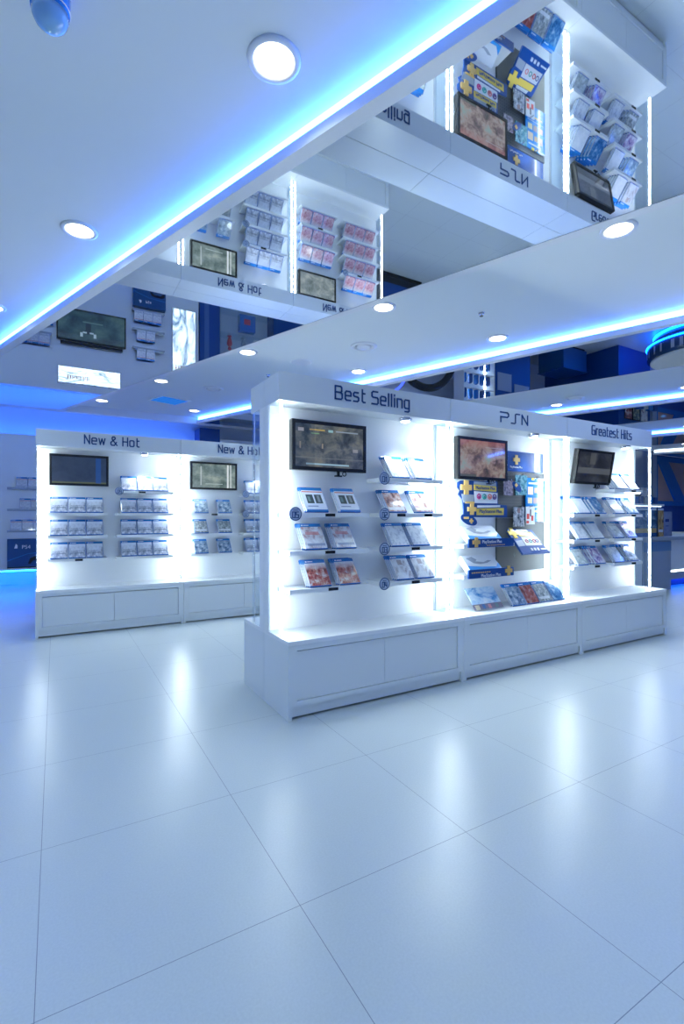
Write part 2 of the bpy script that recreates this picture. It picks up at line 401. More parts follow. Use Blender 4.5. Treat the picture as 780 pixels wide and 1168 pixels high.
def dome(x, y, label):
    t = thing('security_camera', label, 'security camera', (x, y, ZC))
    MB().lathe([(.055,0),(.058,-.02),(.056,-.05),(.054,-.075)], n=32).build('housing', BLUEPL, t, smooth=True)
    MB().lathe([(.053,-.0755),(.05,-.095),(.04,-.113),(.024,-.124),(.008,-.127)], n=32).build('dome', mat('smoked_dome',(.25,.5,.8),.08,coat=1), t, smooth=True)
    MB().lathe([(.012,-.06),(.012,-.068)], cx=-.03, cy=-.04, n=10).build('status_light', BLACK, t)
    MB().torus((0,0,-.062), .0565, .002, 'z', 32, 6).build('seam', CHAN, t)
dome(-.015, 1.80, 'blue dome security camera hanging at the top left corner')
dome(8.15, 4.05, 'small blue camera dome seen past the third mirror')

# ------------------------------------------------------------------ display bays
DEP = .334
def make_bay(W, title, label, loc, rz=0, front=True, group='double sided shop display units', back_panel=True):
    t = thing('display_unit', label, 'display unit', loc, rz, group)
    e = .0012
    # base cabinet
    b = MB()
    b.box(e, 0, .0, .022, DEP-.002, .38)                                  # sides
    b.box(W-.022, 0, .0, W-e, DEP-.002, .38)
    b.box(.022, .0, .066, W-.022, .024, .092); b.box(.022, .0, .352, W-.022, .024, .38)
    b.box(.022, .0, .092, .05, .024, .352); b.box(W-.05, .0, .092, W-.022, .024, .352)
    b.box(.022, .30, .066, W-.022, DEP-.002, .38); b.box(.022, .024, .066, W-.022, .30, .085)
    b.build('base_cabinet', WHITE, t)
    MB().box(.022, .014, .012, W-.022, .028, .064).build('plinth', WHITE, t)
    MB().box(e, -.004, .38, W-e, DEP-.002, .402).build('worktop', BAYW, t, bevel=.0015)
    for (x0, x1) in ((.052, W/2-.001), (W/2+.001, W-.052)):
        MB().box(x0, .008, .094, x1, .022, .346).build('door', WHITE, t, bevel=.0012)
    # upright back panel, header
    MB().box(e, .274, .402, W-e, DEP-.002, 1.65).build('back_panel', BAYW, t)
    h = MB(); h.box(e, .12, 1.65, W-e, DEP-.002, 1.80); h.build('header', WHITE, t, bevel=.0015)
    for x0, x1 in ((.004,.010), (W-.010,W-.004)):
        MB().box(x0, .135, .4025, x1, .266, 1.6495).build('glass_side', GLASS, t)
        xm = (x0+x1)/2
        MB().box(xm-.005, .266, .4025, xm+.005, .2738, 1.6495).build('glass_channel', CHAN, t)
    for xc in (.020, W-.020):
        if not front:
            MB().box(xc-.003, .128, .4025, xc+.003, .134, 1.6495).build('corner_rod', CHROME, t); continue
        p = MB().lathe([(.0065,.408),(.0065,1.644)], cx=xc, cy=.131, n=12).build('light_tube', LED, t)
        MB().lathe([(.011,.4025),(.011,.410)], cx=xc, cy=.131, n=12).build('tube_foot', CHROME, p)
    if True:
        xc = W*.73
        MB().lathe([(.030,1.6495),(.042,1.6495),(.040,1.635),(.030,1.628)], cx=xc, cy=.175, n=24).build('spot_trim', CHROME, t)
        MB().lathe([(.029,1.6495),(.029,1.627),(.02,1.622)], cx=xc, cy=.175, n=20).build('spot_lens', LENS, t)
        ld = bpy.data.lights.new('shelf_spot', 'SPOT'); ld.energy = 30 if front else 14; ld.spot_size = R(90); ld.spot_blend = 1; ld.shadow_soft_size = .025; ld.color = (.86,.94,1)
        lo = bpy.data.objects.new('shelf_spot', ld); col.objects.link(lo); lo.parent = t; lo.location = (xc, .175, 1.612); lo.rotation_euler = (-R(9),0,0)
    if title:
        m_ = MB(); text, x0, wd, hh, th = title
        strokes(m_, text, x0, .1195, 1.695, hh, th, fit=wd)
        m_.build('header_lettering', DKBLUE, t)
    return t
def shelf(parent, x0, x1, z, tags=(), badge=None, y0=.105, lit=False):
    s = MB().box(x0, y0, z-.024, x1, .2735, z).build('shelf', BAYW, parent, bevel=.001)
    for xc in tags:
        p = MB().box(xc-.030, y0-.004, z-.020, xc+.030, y0-.0002, z-.004).build('price_tag', BLACK, s)
        q = MB()
        for k in range(4): q.box(xc-.024+k*.0125, y0-.0046, z-.015, xc-.015+k*.0125, y0-.0041, z-.009)
    if lit:
        MB().box((x0+x1)/2-.02, y0+.01, z-.029, x1-.02, y0+.022, z-.0245).build('under_light', LED, s)
    if badge:
        n, bx = badge
        d = MB().lathe([(.037,0),(.037,.004)], cx=bx, cy=y0-.0105, cz=z-.006, n=32, axis='y').build('number_badge', mat('badge_face',(.55,.65,.8),.4), s)
        g = MB(); g.torus((bx, y0-.011, z-.006), .034, .0026, 'y', 32, 6)
        strokes(g, n, bx-.017, y0-.0107, z-.026, .030, .0045, depth=.002, gap=.25, fit=.034)
        g.box(bx-.014, y0-.012, z+.012, bx+.014, y0-.0107, z+.0155)
        g.build('badge_number', DKBLUE, d)
    return s
def television(parent_label, x0, z0, x1, z1, y, scr, world, tilt=0, arm=True, wall=.2738):
    t = thing('television', parent_label, 'television', (world[0]+(x0+x1)/2, world[1]+y, world[2]+z0))
    w = x1-x0; h = z1-z0; bz = .020
    b = MB(); b.box(-w/2, 0, 0, w/2, .035, h); o1 = b.build('housing', BLACK, t, bevel=.002)
    f = MB(); f.box(-w/2, -.008, 0, w/2, -.0002, bz); f.box(-w/2, -.008, h-bz, w/2, -.0002, h); f.box(-w/2, -.008, bz, -w/2+bz, -.0002, h-bz); f.box(w/2-bz, -.008, bz, w/2, -.0002, h-bz)
    f.build('bezel', BLACK, t, bevel=.001)
    uvquad('screen', scr, t, -w/2+bz, bz, w/2-bz, h-bz, -.003)
    if arm:
        a = MB(); a.box(.05, -.004, -.022, .062, .01, -.0002); a.box(.03, -.010, -.030, .075, .004, -.022); a.torus((.095,.0,-.012), .012, .003, 'y', 16, 6)
        a.build('sensor_bracket', BLACK, t)
    g = wall-y-.0352
    if g > .003: MB().box(-.06, .0352, h/2-.05, .06, .0352+g*(.75 if tilt else 1), h/2+.05).build('wall_mount', BLACK, t)
    t.rotation_euler = (tilt, 0, 0)
    return t

# game cases ----------------------------------------------------------
CW, CH, CT = .135, .170, .012
HB = (.012,.17,.52)
WT = (.80,.84,.90)
def cover(name, cols, seed, scale=3.5, extra=(), sky=None, logo=True):
    rects = [(-.2,-.1,-.001,1.1,(.62,.68,.76)), (-.2,.86,-.001,1.1,HB)] + list(extra) + [(0,.88,1,1.1,HB)]
    if logo: rects += [(.06,.925,.14,.965,(.9,.95,1)), (.17,.93,.42,.96,(.9,.95,1))]
    return art(name, cols, seed, scale, rects, sky=sky)
COV = {
 'snowy city': cover('cover_city', [(.10,.13,.20),(.42,.46,.56),(.80,.84,.92)], 1, 4, [(.1,.45,.9,.62,(.75,.80,.9,.6)),(.3,.25,.9,.32,(.2,.22,.28,.7))], sky=(.45,.8,(.78,.84,.95))),
 'red fighter': cover('cover_red', [(.05,.03,.04),(.45,.07,.06),(.55,.35,.30),(.80,.78,.80)], 2, 4.5, sky=(.6,.9,(.85,.86,.9))),
 'pale red title': cover('cover_pale', [(.35,.20,.22),(.70,.70,.76),(.85,.88,.93)], 3, 3, [(.15,.55,.8,.68,(.6,.18,.18,.7)),(.1,.10,.95,.2,(.15,.22,.4,.7))]),
 'white stag': cover('cover_stag', [(.45,.5,.6),(.82,.86,.92),(.9,.93,.97)], 4, 5),
 'twin photo': cover('cover_twin', [(.66,.72,.84),(.70,.76,.88)], 5, 3, [(.0,.80,1,.84,(.55,.10,.06)),(.14,.32,.47,.70,(.03,.05,.06)),(.54,.32,.88,.70,(.05,.07,.08)),(.2,.4,.32,.62,(.12,.2,.2)),(.66,.38,.78,.66,(.22,.25,.28)),(.1,.18,.6,.22,(.2,.25,.4)),(0,0,1,.06,HB)], logo=False),
 'pale red line': cover('cover_line', [(.45,.48,.56),(.60,.63,.70),(.72,.75,.82)], 16, 6, [(0,.78,1,.83,(.55,.2,.18)),(.1,.12,.9,.2,(.4,.45,.55))]),
 'silver grey': cover('cover_silver', [(.30,.36,.38),(.55,.62,.62),(.85,.9,.9)], 6, 5, [(.1,.5,.9,.7,(.82,.88,.88,.6))]),
 'portrait': cover('cover_portrait', [(.10,.07,.09),(.42,.22,.20),(.62,.50,.48),(.75,.77,.82)], 7, 3.2, [(.05,.06,.95,.2,(.8,.82,.86,.8))]),
 'white dress': cover('cover_dress', [(.35,.30,.33),(.78,.80,.85),(.92,.93,.95)], 8, 2.4, [(.35,.6,.62,.82,(.30,.22,.22,.7))]),
 'blue grey hero': cover('cover_hero', [(.05,.10,.18),(.22,.32,.45),(.6,.68,.75)], 9, 4),
 'grey soldier': cover('cover_soldier', [(.08,.10,.12),(.35,.40,.42),(.75,.80,.82)], 10, 4.5, [(.1,.12,.9,.24,(.8,.84,.88,.8))]),
 'plain white': cover('cover_white', [(.70,.75,.82),(.85,.88,.93),(.95,.96,.98)], 11, 2.5),
 'violet hero': cover('cover_violet', [(.12,.10,.30),(.45,.30,.50),(.80,.75,.85),(.9,.9,.95)], 12, 4),
 'dark blue': cover('cover_dkblue', [(.01,.06,.20),(.05,.20,.42),(.4,.55,.7)], 13, 4.5),
 'red brown': cover('cover_redbrown', [(.08,.03,.03),(.40,.10,.08),(.5,.4,.4)], 14, 4.5),
 'pink white': cover('cover_pink', [(.35,.10,.15),(.70,.40,.45),(.88,.86,.9)], 15, 4.5, sky=(.55,.9,(.88,.9,.95))),
}
protos = {}
def case_proto(kind):
    if kind in protos: return None
    t = bpy.data.objects.new('game_case', None); t.empty_display_size = .05
    me = bpy.data.meshes.get('case_body')
    o = MB().box(0, 0, 0, CW, CT, CH).build('case_body', CASEB, t, bevel=.0015)
    me = bpy.data.meshes.new('cover_insert')
    y = -.0006; x = -.0006
    vs = [(.003,y,.004),(CW-.003,y,.004),(CW-.003,y,CH-.004),(.003,y,CH-.004),
          (x,CT-.001,.004),(x,.001,.004),(x,.001,CH-.004),(x,CT-.001,CH-.004)]
    me.from_pydata(vs, [], [(0,1,2,3),(4,5,6,7),(5,0,3,6)]); u = me.uv_layers.new(name='UVMap')
    UV = [(0,0),(1,0),(1,1),(0,1),(-.12,0),(-.02,0),(-.02,1),(-.12,1)]
    for p in me.polygons:
        for li in p.loop_indices: u.data[li].uv = UV[me.loops[li].vertex_index]
    me.materials.append(COV[kind]); c = bpy.data.objects.new('cover_insert', me); col.objects.link(c); c.parent = t
    return t
LEAN = R(36)
def put_case(kind, x, y, z, label, group, rx=-LEAN, rz=0):
    if kind not in protos:
        o = case_proto(kind); col.objects.link(o); protos[kind] = o
    else:
        o = copy_tree(protos[kind])
    o.location = (x, y, z+CT*math.sin(-rx)+.0005); o.rotation_euler = (rx, 0, rz)
    o['label'] = label; o['category'] = 'game case'; o['group'] = group
    return o
def stack(kind, X, Ybay, z, n, pos, place, group, dx=0, yfront=.117):
    """n cases one behind the other, the front one at X; those behind shift left by dx"""
    step = CT/math.cos(LEAN)+.0004
    for k in range(n):
        w = ['front', 'second', 'third', 'fourth', 'fifth'][k]
        put_case(kind, X-dx*k, Ybay+yfront+step*k, z, '%s cover game, %s of %s, %s' % (kind, w, pos, place), group)

# ---- Best Selling / PSN / Greatest Hits row
BX, BY, W = 1.01, 2.266, 1.2
def scr_mat(name, cols, seed, scale, rects=(), e=.55, sky=None, stretch=(1.6,1)):
    m = art(name, cols, seed, scale, rects, emit=e*1.7, rough=.08, coat=1, stretch=stretch, sky=sky)
    return m
bs = make_bay(W, ('Best Selling', .34, .52, .072, .0085), 'white lit display unit titled Best Selling, at the front left corner', (BX, BY, 0))
ps = make_bay(W, ('P$N', .46, .28, .068, .0085), 'white lit display unit titled PSN, in the middle of the front row', (BX+W, BY, 0))
gh = make_bay(W, ('Greatest Hits', .31, .56, .072, .008), 'white lit display unit titled Greatest Hits, right end of the front row', (BX+2*W, BY, 0))
for k, nm in enumerate(('Best Selling', 'PSN', 'Greatest Hits')):
    make_bay(W, None, 'white display unit turned away, back to back with the %s bay' % nm, (BX+(k+1)*W, BY+2*DEP, 0), PI, front=False)

def lx(X, bay): return X-(BX+bay*W)
# best selling shelves
zt = [1.265, 1.055, .85, .645]
shelf(bs, .055, .56, zt[1], (.30,), ('05', .085)); shelf(bs, .055, .56, zt[2], (.30,)); shelf(bs, .055, .56, zt[3], (.32,))
shelf(bs, .65, 1.12, zt[0], (), ('01', .66), lit=True); shelf(bs, .65, 1.12, zt[1], (.79,1.0), ('02', .66))
shelf(bs, .65, 1.12, zt[2], (.90,), ('03', .66)); shelf(bs, .65, 1.12, zt[3], (.90,), ('04', .66))
P = 'Best Selling bay'; GR = 'game cases in the Best Selling bay'
rw = ['top', 'second', 'third', 'lowest']
for kind, X, z, n, pos, pl in (
  ('twin photo', 1.175, zt[1], 2, 'left stack', 'top left shelf, '+P), ('twin photo', 1.385, zt[1], 2, 'right stack', 'top left shelf, '+P),
  ('pale red title', 1.17, zt[2], 3, 'left stack', 'middle left shelf, '+P), ('pale red title', 1.36, zt[2], 3, 'right stack', 'middle left shelf, '+P),
  ('red fighter', 1.195, zt[3], 3, 'left stack', 'lowest left shelf, '+P), ('red fighter', 1.385, zt[3], 3, 'right stack', 'lowest left shelf, '+P),
  ('silver grey', 1.745, zt[0], 3, 'left stack', 'top right shelf, '+P), ('silver grey', 1.925, zt[0], 3, 'right stack', 'top right shelf, '+P),
  ('portrait', 1.72, zt[1], 3, 'left stack', 'second right shelf, '+P), ('portrait', 1.93, zt[1], 2, 'right stack', 'second right shelf, '+P),
  ('white stag', 1.745, zt[2], 2, 'left stack', 'third right shelf, '+P), ('white stag', 1.905, zt[2], 2, 'right stack', 'third right shelf, '+P),
  ('white dress', 1.78, zt[3], 3, 'left stack', 'lowest right shelf, '+P), ('white dress', 1.94, zt[3], 2, 'right stack', 'lowest right shelf, '+P)):
    stack(kind, X, BY, z, n, pos, pl, GR, dx=.004)
scr1 = scr_mat('screen_fight', [(.02,.03,.04),(.08,.10,.11),(.20,.22,.20),(.30,.28,.20)], 21, 3,
  [(.20,.86,.42,.89,(.75,.55,.15)),(.58,.86,.92,.89,(.4,.5,.6)),(.47,.84,.54,.9,(.4,.7,.75)),(.04,.82,.12,.90,(.6,.6,.65)),(.15,.05,.78,.09,(.45,.7,.8)),(.22,.78,.34,.80,(.3,.6,.3)),(.06,.42,.08,.58,(.8,.65,.45,.5)),(.375,.44,.395,.56,(.8,.65,.45,.5)),(.0,.0,.27,1,(.02,.05,.08,.35)),(.84,.40,.92,.48,(.5,.5,.5,.7)),(0,.2,1,.23,(.25,.27,.25,.6))], .5)
television('black wall television showing a dark fighting game, Best Selling bay', 1.12, 1.295, 1.605, 1.575, .20, scr1, (0, BY, 0))
# ---- PSN bay
scr2 = scr_mat('screen_war', [(.03,.04,.03),(.20,.13,.12),(.42,.33,.28),(.30,.42,.38)], 22, 3.2, [(.0,.0,.35,.06,(.1,.12,.1)),(.55,.82,.95,.84,(.5,.5,.5,.7))], .55, sky=(.75,1.2,(.5,.12,.12)))
television('black wall television showing a pinkish battlefield, PSN bay', 2.335, 1.29, 2.815, 1.58, .19, scr2, (0, BY, 0))
t = thing('sign_board', 'navy blue sign board with yellow plus emblem beside PSN television', 'sign', (2.81, BY+.262, 1.375))
MB().box(0,0,0,.50,.010,.15).build('board', NAVYP, t)
p = MB(); plus_shape(p, .19, .088, .072, -.006, -.0002); p.build('plus_emblem', GOLD, t)
word_mesh('PlayStation Plus', .022, PWHITE, 'lettering', t, (.19,-.0015,.032))
t = thing('pegboard', 'dark grey perforated panel under the navy plus sign, PSN bay', 'panel', (2.79, BY+.258, .625))
MB().box(0,0,.40,.53,.014,.745).build('perforated_panel', PEG, t); MB().box(0,0,0,.53,.014,.398).build('plain_panel', OLIVE, t)
pk = thing
ap = {
 'a': art('card_a', [(.10,.10,.14),(.35,.30,.38),(.6,.55,.6)], 31, 5), 'b': art('card_b', [(.02,.06,.10),(.10,.30,.38),(.5,.65,.7)], 32, 5),
 'c': art('card_c', [(.03,.04,.06),(.35,.38,.45),(.75,.78,.82)], 33, 4, [(.35,.7,.6,.95,(.25,.12,.12,.8))]),
 'd': art('card_d', [(.70,.72,.76),(.75,.77,.80)], 34, 2, [(.1,.3,.4,.6,(.7,.1,.08)),(.6,.2,.85,.5,(.7,.1,.08)),(.45,.45,.6,.85,(.1,.1,.12)),(.05,.05,.35,.2,(.7,.1,.08))]),
 'poster': art('card_poster', [(.005,.16,.48),(.01,.20,.55)], 35, 2, [(.12,.62,.38,.80,(.75,.6,.45)),(.45,.66,.62,.78,(.5,.35,.2)),(.70,.64,.88,.80,(.35,.2,.15)),(.12,.42,.34,.55,(.7,.65,.4)),(.40,.42,.60,.55,(.35,.3,.3)),(.66,.42,.88,.55,(.6,.3,.3)),(.15,.86,.8,.90,(.7,.8,.85)),(.1,.33,.92,.35,(.5,.65,.75)),(.45,.22,.85,.26,(.7,.55,.2)),(.3,.95,.45,1,(.85,.65,.1)),(.72,.96,1,1,(.8,.85,.9)),(.3,0,.42,.06,(.85,.65,.1)),(.5,.06,.85,.18,(.05,.25,.5))]),
}
def card(key, x0, z0, x1, z1, y, label, nm='hanging_card'):
    t = thing(nm, label, 'card', ((x0+x1)/2, BY+y, z0), group='cards on the PSN pegboard')
    w = (x1-x0)/2; h = z1-z0
    uvquad('printed_card', ap[key], t, -w, 0, w, h, 0, .006)
    MB().box(-.004, -.03, h+.002, .004, .0, h+.008).box(-.004,-.003,h-.006,.004,-.0005,h+.008).build('hook', CHROME, t)
card('a', 2.835, 1.19, 2.935, 1.30, .235, 'small violet-grey card pack left on the upper peg row')
card('b', 2.96, 1.195, 3.09, 1.345, .235, 'larger teal-blue card pack in the middle of the upper peg row')
card('c', 2.94, .96, 3.06, 1.105, .235, 'dark card pack with pale figure on the lower peg row')
card('d', 3.07, .975, 3.17, 1.11, .230, 'white card pack with red and black marks on lower peg row')
card('poster', 3.085, .995, 3.31, 1.33, .246, 'tall bright blue price poster at the right of the pegboard')
t = thing('oval_tag', 'blue oval tag with yellow plus over the upper peg cards', 'tag', (2.955, BY+.215, 1.255)); 
pts = [(.055*math.cos(a)*math.cos(-.6)-.026*math.sin(a)*math.sin(-.6), .055*math.cos(a)*math.sin(-.6)+.026*math.sin(a)*math.cos(-.6)) for a in [2*PI*k/28 for k in range(28)]]
MB().prism(pts, 0, .004, 'y').build('disc', NAVYP, t); p = MB(); plus_shape(p, -.012, .012, .03, -.003, -.0002); p.build('plus_emblem', GOLD, t)
t = thing('clear_hook', 'clear empty hook hanging on the plain lower panel', 'hook', (2.965, BY+.25, .735)); MB().lathe([(.002,.045),(.008,.035),(.014,.014),(.008,0)], n=12).build('drop', GLASS, t, smooth=True)
# die cut promotion board
t = thing('promotion_board', 'die-cut blue board with big yellow plus under the PSN television', 'sign', (2.34, BY+.19, 1.03))
B_ = [(.055,0),(.055,.05),(.045,.12),(.005,.155),(.02,.18),(0,.20),(.0,.235),(.03,.25),(.07,.252),(.38,.252),(.385,.092),(.475,.085),(.48,0)]
MB().prism(B_, 0, .008, 'y').build('board', NAVYP, t)
q = MB(); plus_shape(q, .072, .203, .098, -.010, -.0002); q.build('plus_emblem', GOLD, t); q = MB(); plus_shape(q, .125, .055, .078, -.010, -.0002); q.build('plus_emblem', GOLD, t)
MB().prism([(.145,.187),(.365,.180),(.366,.218),(.147,.226)], -.003, -.0002, 'y').build('yellow_panel', YEL, t)
MB().prism([(.172,.014),(.44,.016),(.442,.066),(.174,.060)], -.003, -.0002, 'y').build('yellow_panel', YEL, t)
MB().prism([(.147,.228),(.366,.220),(.366,.246),(.149,.247)], -.002, -.0002, 'y').build('grey_panel', GREYP, t)
MB().prism([(.18,.066),(.405,.072),(.405,.086),(.18,.082)], -.002, -.0002, 'y').build('grey_panel', PWHITE, t)
w_ = MB().prism([(.155,.098),(.375,.098),(.378,.172),(.150,.180)], -.003, -.0002, 'y').build('white_panel', PWHITE, t)
for k, (mm, x) in enumerate(((mat('ruby_print',(.55,.05,.25),.4),.192), (TEAL,.244), (SALMON,.297), (mat('violet_print',(.15,.08,.30),.4),.345))):
    MB().torus((x,-.005,.144), .0165, .004, 'y', 20, 6).lathe([(.008,0),(.008,.003)], cx=x, cy=-.007, cz=.140, axis='y', n=10).build('round_icon', mm, w_)
MB().prism([(.05,.10),(.145,.10),(.148,.155),(.03,.158)], -.003, -.0002, 'y').build('grey_panel', GREYP, t)
MB().prism([(.065,.094),(.15,.094),(.15,.107),(.065,.107)], -.005, -.0032, 'y').build('gold_strip', GOLD, t)
word_mesh('PlayStation Plus', .030, NAVYP, 'lettering', t, (.256,-.0045,.203)); word_mesh('PlayStation Plus', .036, NAVYP, 'lettering', t, (.308,-.0045,.040))
pts = [(.09+.078*math.cos(a)*math.cos(-.3)-.034*math.sin(a)*math.sin(-.3), -.018+.078*math.cos(a)*math.sin(-.3)+.034*math.sin(a)*math.cos(-.3)) for a in [2*PI*k/28 for k in range(28)]]
o_ = MB().prism(pts, -.014, -.0105, 'y').build('oval_tag', NAVYP, t); q = MB(); plus_shape(q, .110, -.026, .036, -.017, -.0142); q.box(.04,-.017,-.012,.085,-.0142,.004); q.build('tag_print', GOLD, o_)
# PSN shelves with blue front strips
for z, px_, lab in ((zt[2], .11, 'upper'), (zt[3], .38, 'lower')):
    s = shelf(ps, .10, .585, z, ())
    q = MB().box(.135, .093, z-.022, .565, .1045, z+.036).build('front_strip', NAVYP, s)
    d = MB(); plus_shape(d, px_+(.09 if z == zt[2] else .13), z+(.014), .066, .086, .0928); d.build('plus_emblem', GOLD, s)
    word_mesh('PlayStation Plus', .030, PWHITE, 'lettering', s, (.35 if z == zt[2] else .34, .0918, z+.014 if z == zt[2] else z-.008))
    g2 = MB(); 
    for k in range(9): g2.box(.30+k*.02-(0 if z == zt[2] else .14), .0915, z-.012+(0 if z==zt[2] else .024), .313+k*.02-(0 if z == zt[2] else .14), .0928, z-.006+(0 if z==zt[2] else .026))
    g2.build('small_print', GOLD, s)
    t = thing('console_box', 'white box with grey swoosh leaning on the %s PSN shelf' % lab, 'box', (2.375, BY+.112, z+.052))
    bm_ = MB().box(0,0,0,.30,.045,.125).build('carton', PWHITE, t, bevel=.001)
    MB().prism([(.03,.10),(.09,.112),(.12,.085),(.10,.07),(.17,.06),(.22,.075),(.25,.07),(.20,.052),(.13,.045),(.075,.055)], -.0012, -.0002, 'y').build('grey_swoosh', GREYP, t)
    MB().prism([(.0,.0),(.30,.0),(.30,.05),(.26,.015),(.12,.022),(.0,.035)], -.0012, -.0002, 'y').build('blue_corner', mat('cyan_print',(.02,.30,.75),.3), t)
    t.rotation_euler = (R(-46),0,0); t.location.z = z+.034
# leaflet tray on the plain panel
t = thing('leaflet_holder', 'tilted blue leaflet stack with yellow plus on the plain grey panel', 'leaflet', (2.90, BY+.115, .765))
MB().prism([(.0,0),(.30,.0),(.27,.10),(.255,.215),(.06,.225),(.05,.24),(.01,.24),(-.02,.20),(-.02,.14),(-.005,.12)], .0, .016, 'y').build('leaflet_stack', NAVYP, t)
q = MB(); plus_shape(q, .025, .185, .095, -.006, -.0002); q.build('plus_emblem', YEL, t)
MB().prism([(.075,.155),(.235,.150),(.225,.19),(.075,.195)], -.003, -.0002, 'y').build('yellow_panel', YEL, t)
MB().prism([(.075,.198),(.20,.194),(.19,.215),(.075,.218)], -.003, -.0002, 'y').build('white_panel', PWHITE, t)
w_ = MB().prism([(.085,.07),(.265,.07),(.245,.142),(.08,.147)], -.003, -.0002, 'y').build('white_panel', PWHITE, t)
for x, mm in ((.115,SALMON),(.155,TEAL),(.195,RED),(.23,NAVYP)): MB().torus((x,-.005,.108), .013, .003, 'y', 16, 5).build('round_icon', mm, w_)
MB().prism([(.0,.065),(.08,.07),(.075,.12),(-.0,.115)], -.002, -.0002, 'y').build('grey_panel', GREYP, t)
q = MB(); [q.box(.11+k*.035,-.003,.025,.130+k*.035,-.0002,.047) for k in range(3)]; q.box(.22,-.003,.03,.28,-.0002,.04); q.build('small_print', PWHITE, t)
MB().box(.02,.0165,.03,.26,.040,.10).build('holder', GLASS, t)
t.rotation_euler = (R(-38),0,0)
# things leaning on the counter of the PSN bay
zb = .402
t = thing('sky_leaflet', 'blue sky leaflet board leaning on the PSN worktop, left end', 'leaflet', (2.395, BY+.085, zb+.012))
uvquad('printed_sheet', art('sky_print', [(.02,.25,.65),(.55,.75,.92),(.95,.97,1)], 41, 2.2, [(0,0,1,.24,(.25,.22,.28)),(.05,.0,.2,.2,(.7,.6,.4)),(.3,.03,.4,.22,(.1,.2,.4)),(.5,.02,.6,.2,(.7,.3,.3)),(.75,.03,.85,.2,(.2,.3,.3))]), t, 0, 0, .27, .165, 0, .004)
MB().box(.02,.0045,.0,.25,.0075,.11).build('easel', GLASS, t)
t.rotation_euler = (R(-38),0,0)
for k, (kind, w) in enumerate((('blue grey hero','leftmost'), ('red brown','second'), ('grey soldier','third'), ('dark blue','rightmost'))):
    put_case(kind, 2.765+k*.146, BY+.085, zb, '%s cover game, %s of four on the PSN worktop' % (kind, w), 'game cases on the PSN worktop')
    put_case(kind, 2.765+k*.146, BY+.085+CT/math.cos(LEAN)+.0004, zb, '%s cover game, behind the %s of four on the PSN worktop' % (kind, w), 'game cases on the PSN worktop')
# ---- Greatest Hits bay
P = 'Greatest Hits bay'; GR = 'game cases in the Greatest Hits bay'
for z in zt[1:]: shelf(gh, .055, .52, z, (.36,))
for i, z in enumerate(zt): shelf(gh, .60, 1.02, z, (.88,), lit=(i == 0))
for kind, X, z, n, pos, pl, dx in (
  ('plain white', 3.57, zt[1], 4, 'left fan', 'top left shelf, '+P, .014), ('dark blue', 3.79, zt[1], 4, 'right fan', 'top left shelf, '+P, .022),
  ('white stag', 3.56, zt[2], 2, 'left stack', 'middle left shelf, '+P, .006), ('plain white', 3.76, zt[2], 3, 'right stack', 'middle left shelf, '+P, .010),
  ('silver grey', 3.55, zt[3], 2, 'left stack', 'lowest left shelf, '+P, .006), ('violet hero', 3.78, zt[3], 4, 'right fan', 'lowest left shelf, '+P, .016),
  ('plain white', 4.09, zt[0], 4, 'left fan', 'top right shelf, '+P, .014), ('white dress', 4.27, zt[0], 3, 'right stack', 'top right shelf, '+P, .016),
  ('plain white', 4.05, zt[1], 2, 'left stack', 'second right shelf, '+P, .006), ('blue grey hero', 4.265, zt[1], 4, 'right fan', 'second right shelf, '+P, .020),
  ('silver grey', 4.05, zt[2], 2, 'left stack', 'third right shelf, '+P, .005), ('violet hero', 4.24, zt[2], 3, 'right stack', 'third right shelf, '+P, .008),
  ('white stag', 4.05, zt[3], 2, 'left stack', 'lowest right shelf, '+P, .006), ('grey soldier', 4.27, zt[3], 4, 'right fan', 'lowest right shelf, '+P, .022)):
    stack(kind, X, BY, z, n, pos, pl, GR, dx=dx)
scr3 = scr_mat('screen_dark', [(.006,.008,.012),(.03,.035,.045),(.10,.11,.12)], 23, 1.5, [(.0,.28,1,.48,(.16,.18,.20,.8)),(.34,.60,.50,.98,(.16,.17,.17,.6))], .5)  # grey bands are reflections painted into the glowing screen picture
television('dark forward-tilted television with faint painted reflections, Greatest Hits bay', 3.585, 1.30, 4.075, 1.58, .19, scr3, (0, BY, 0), tilt=R(9))

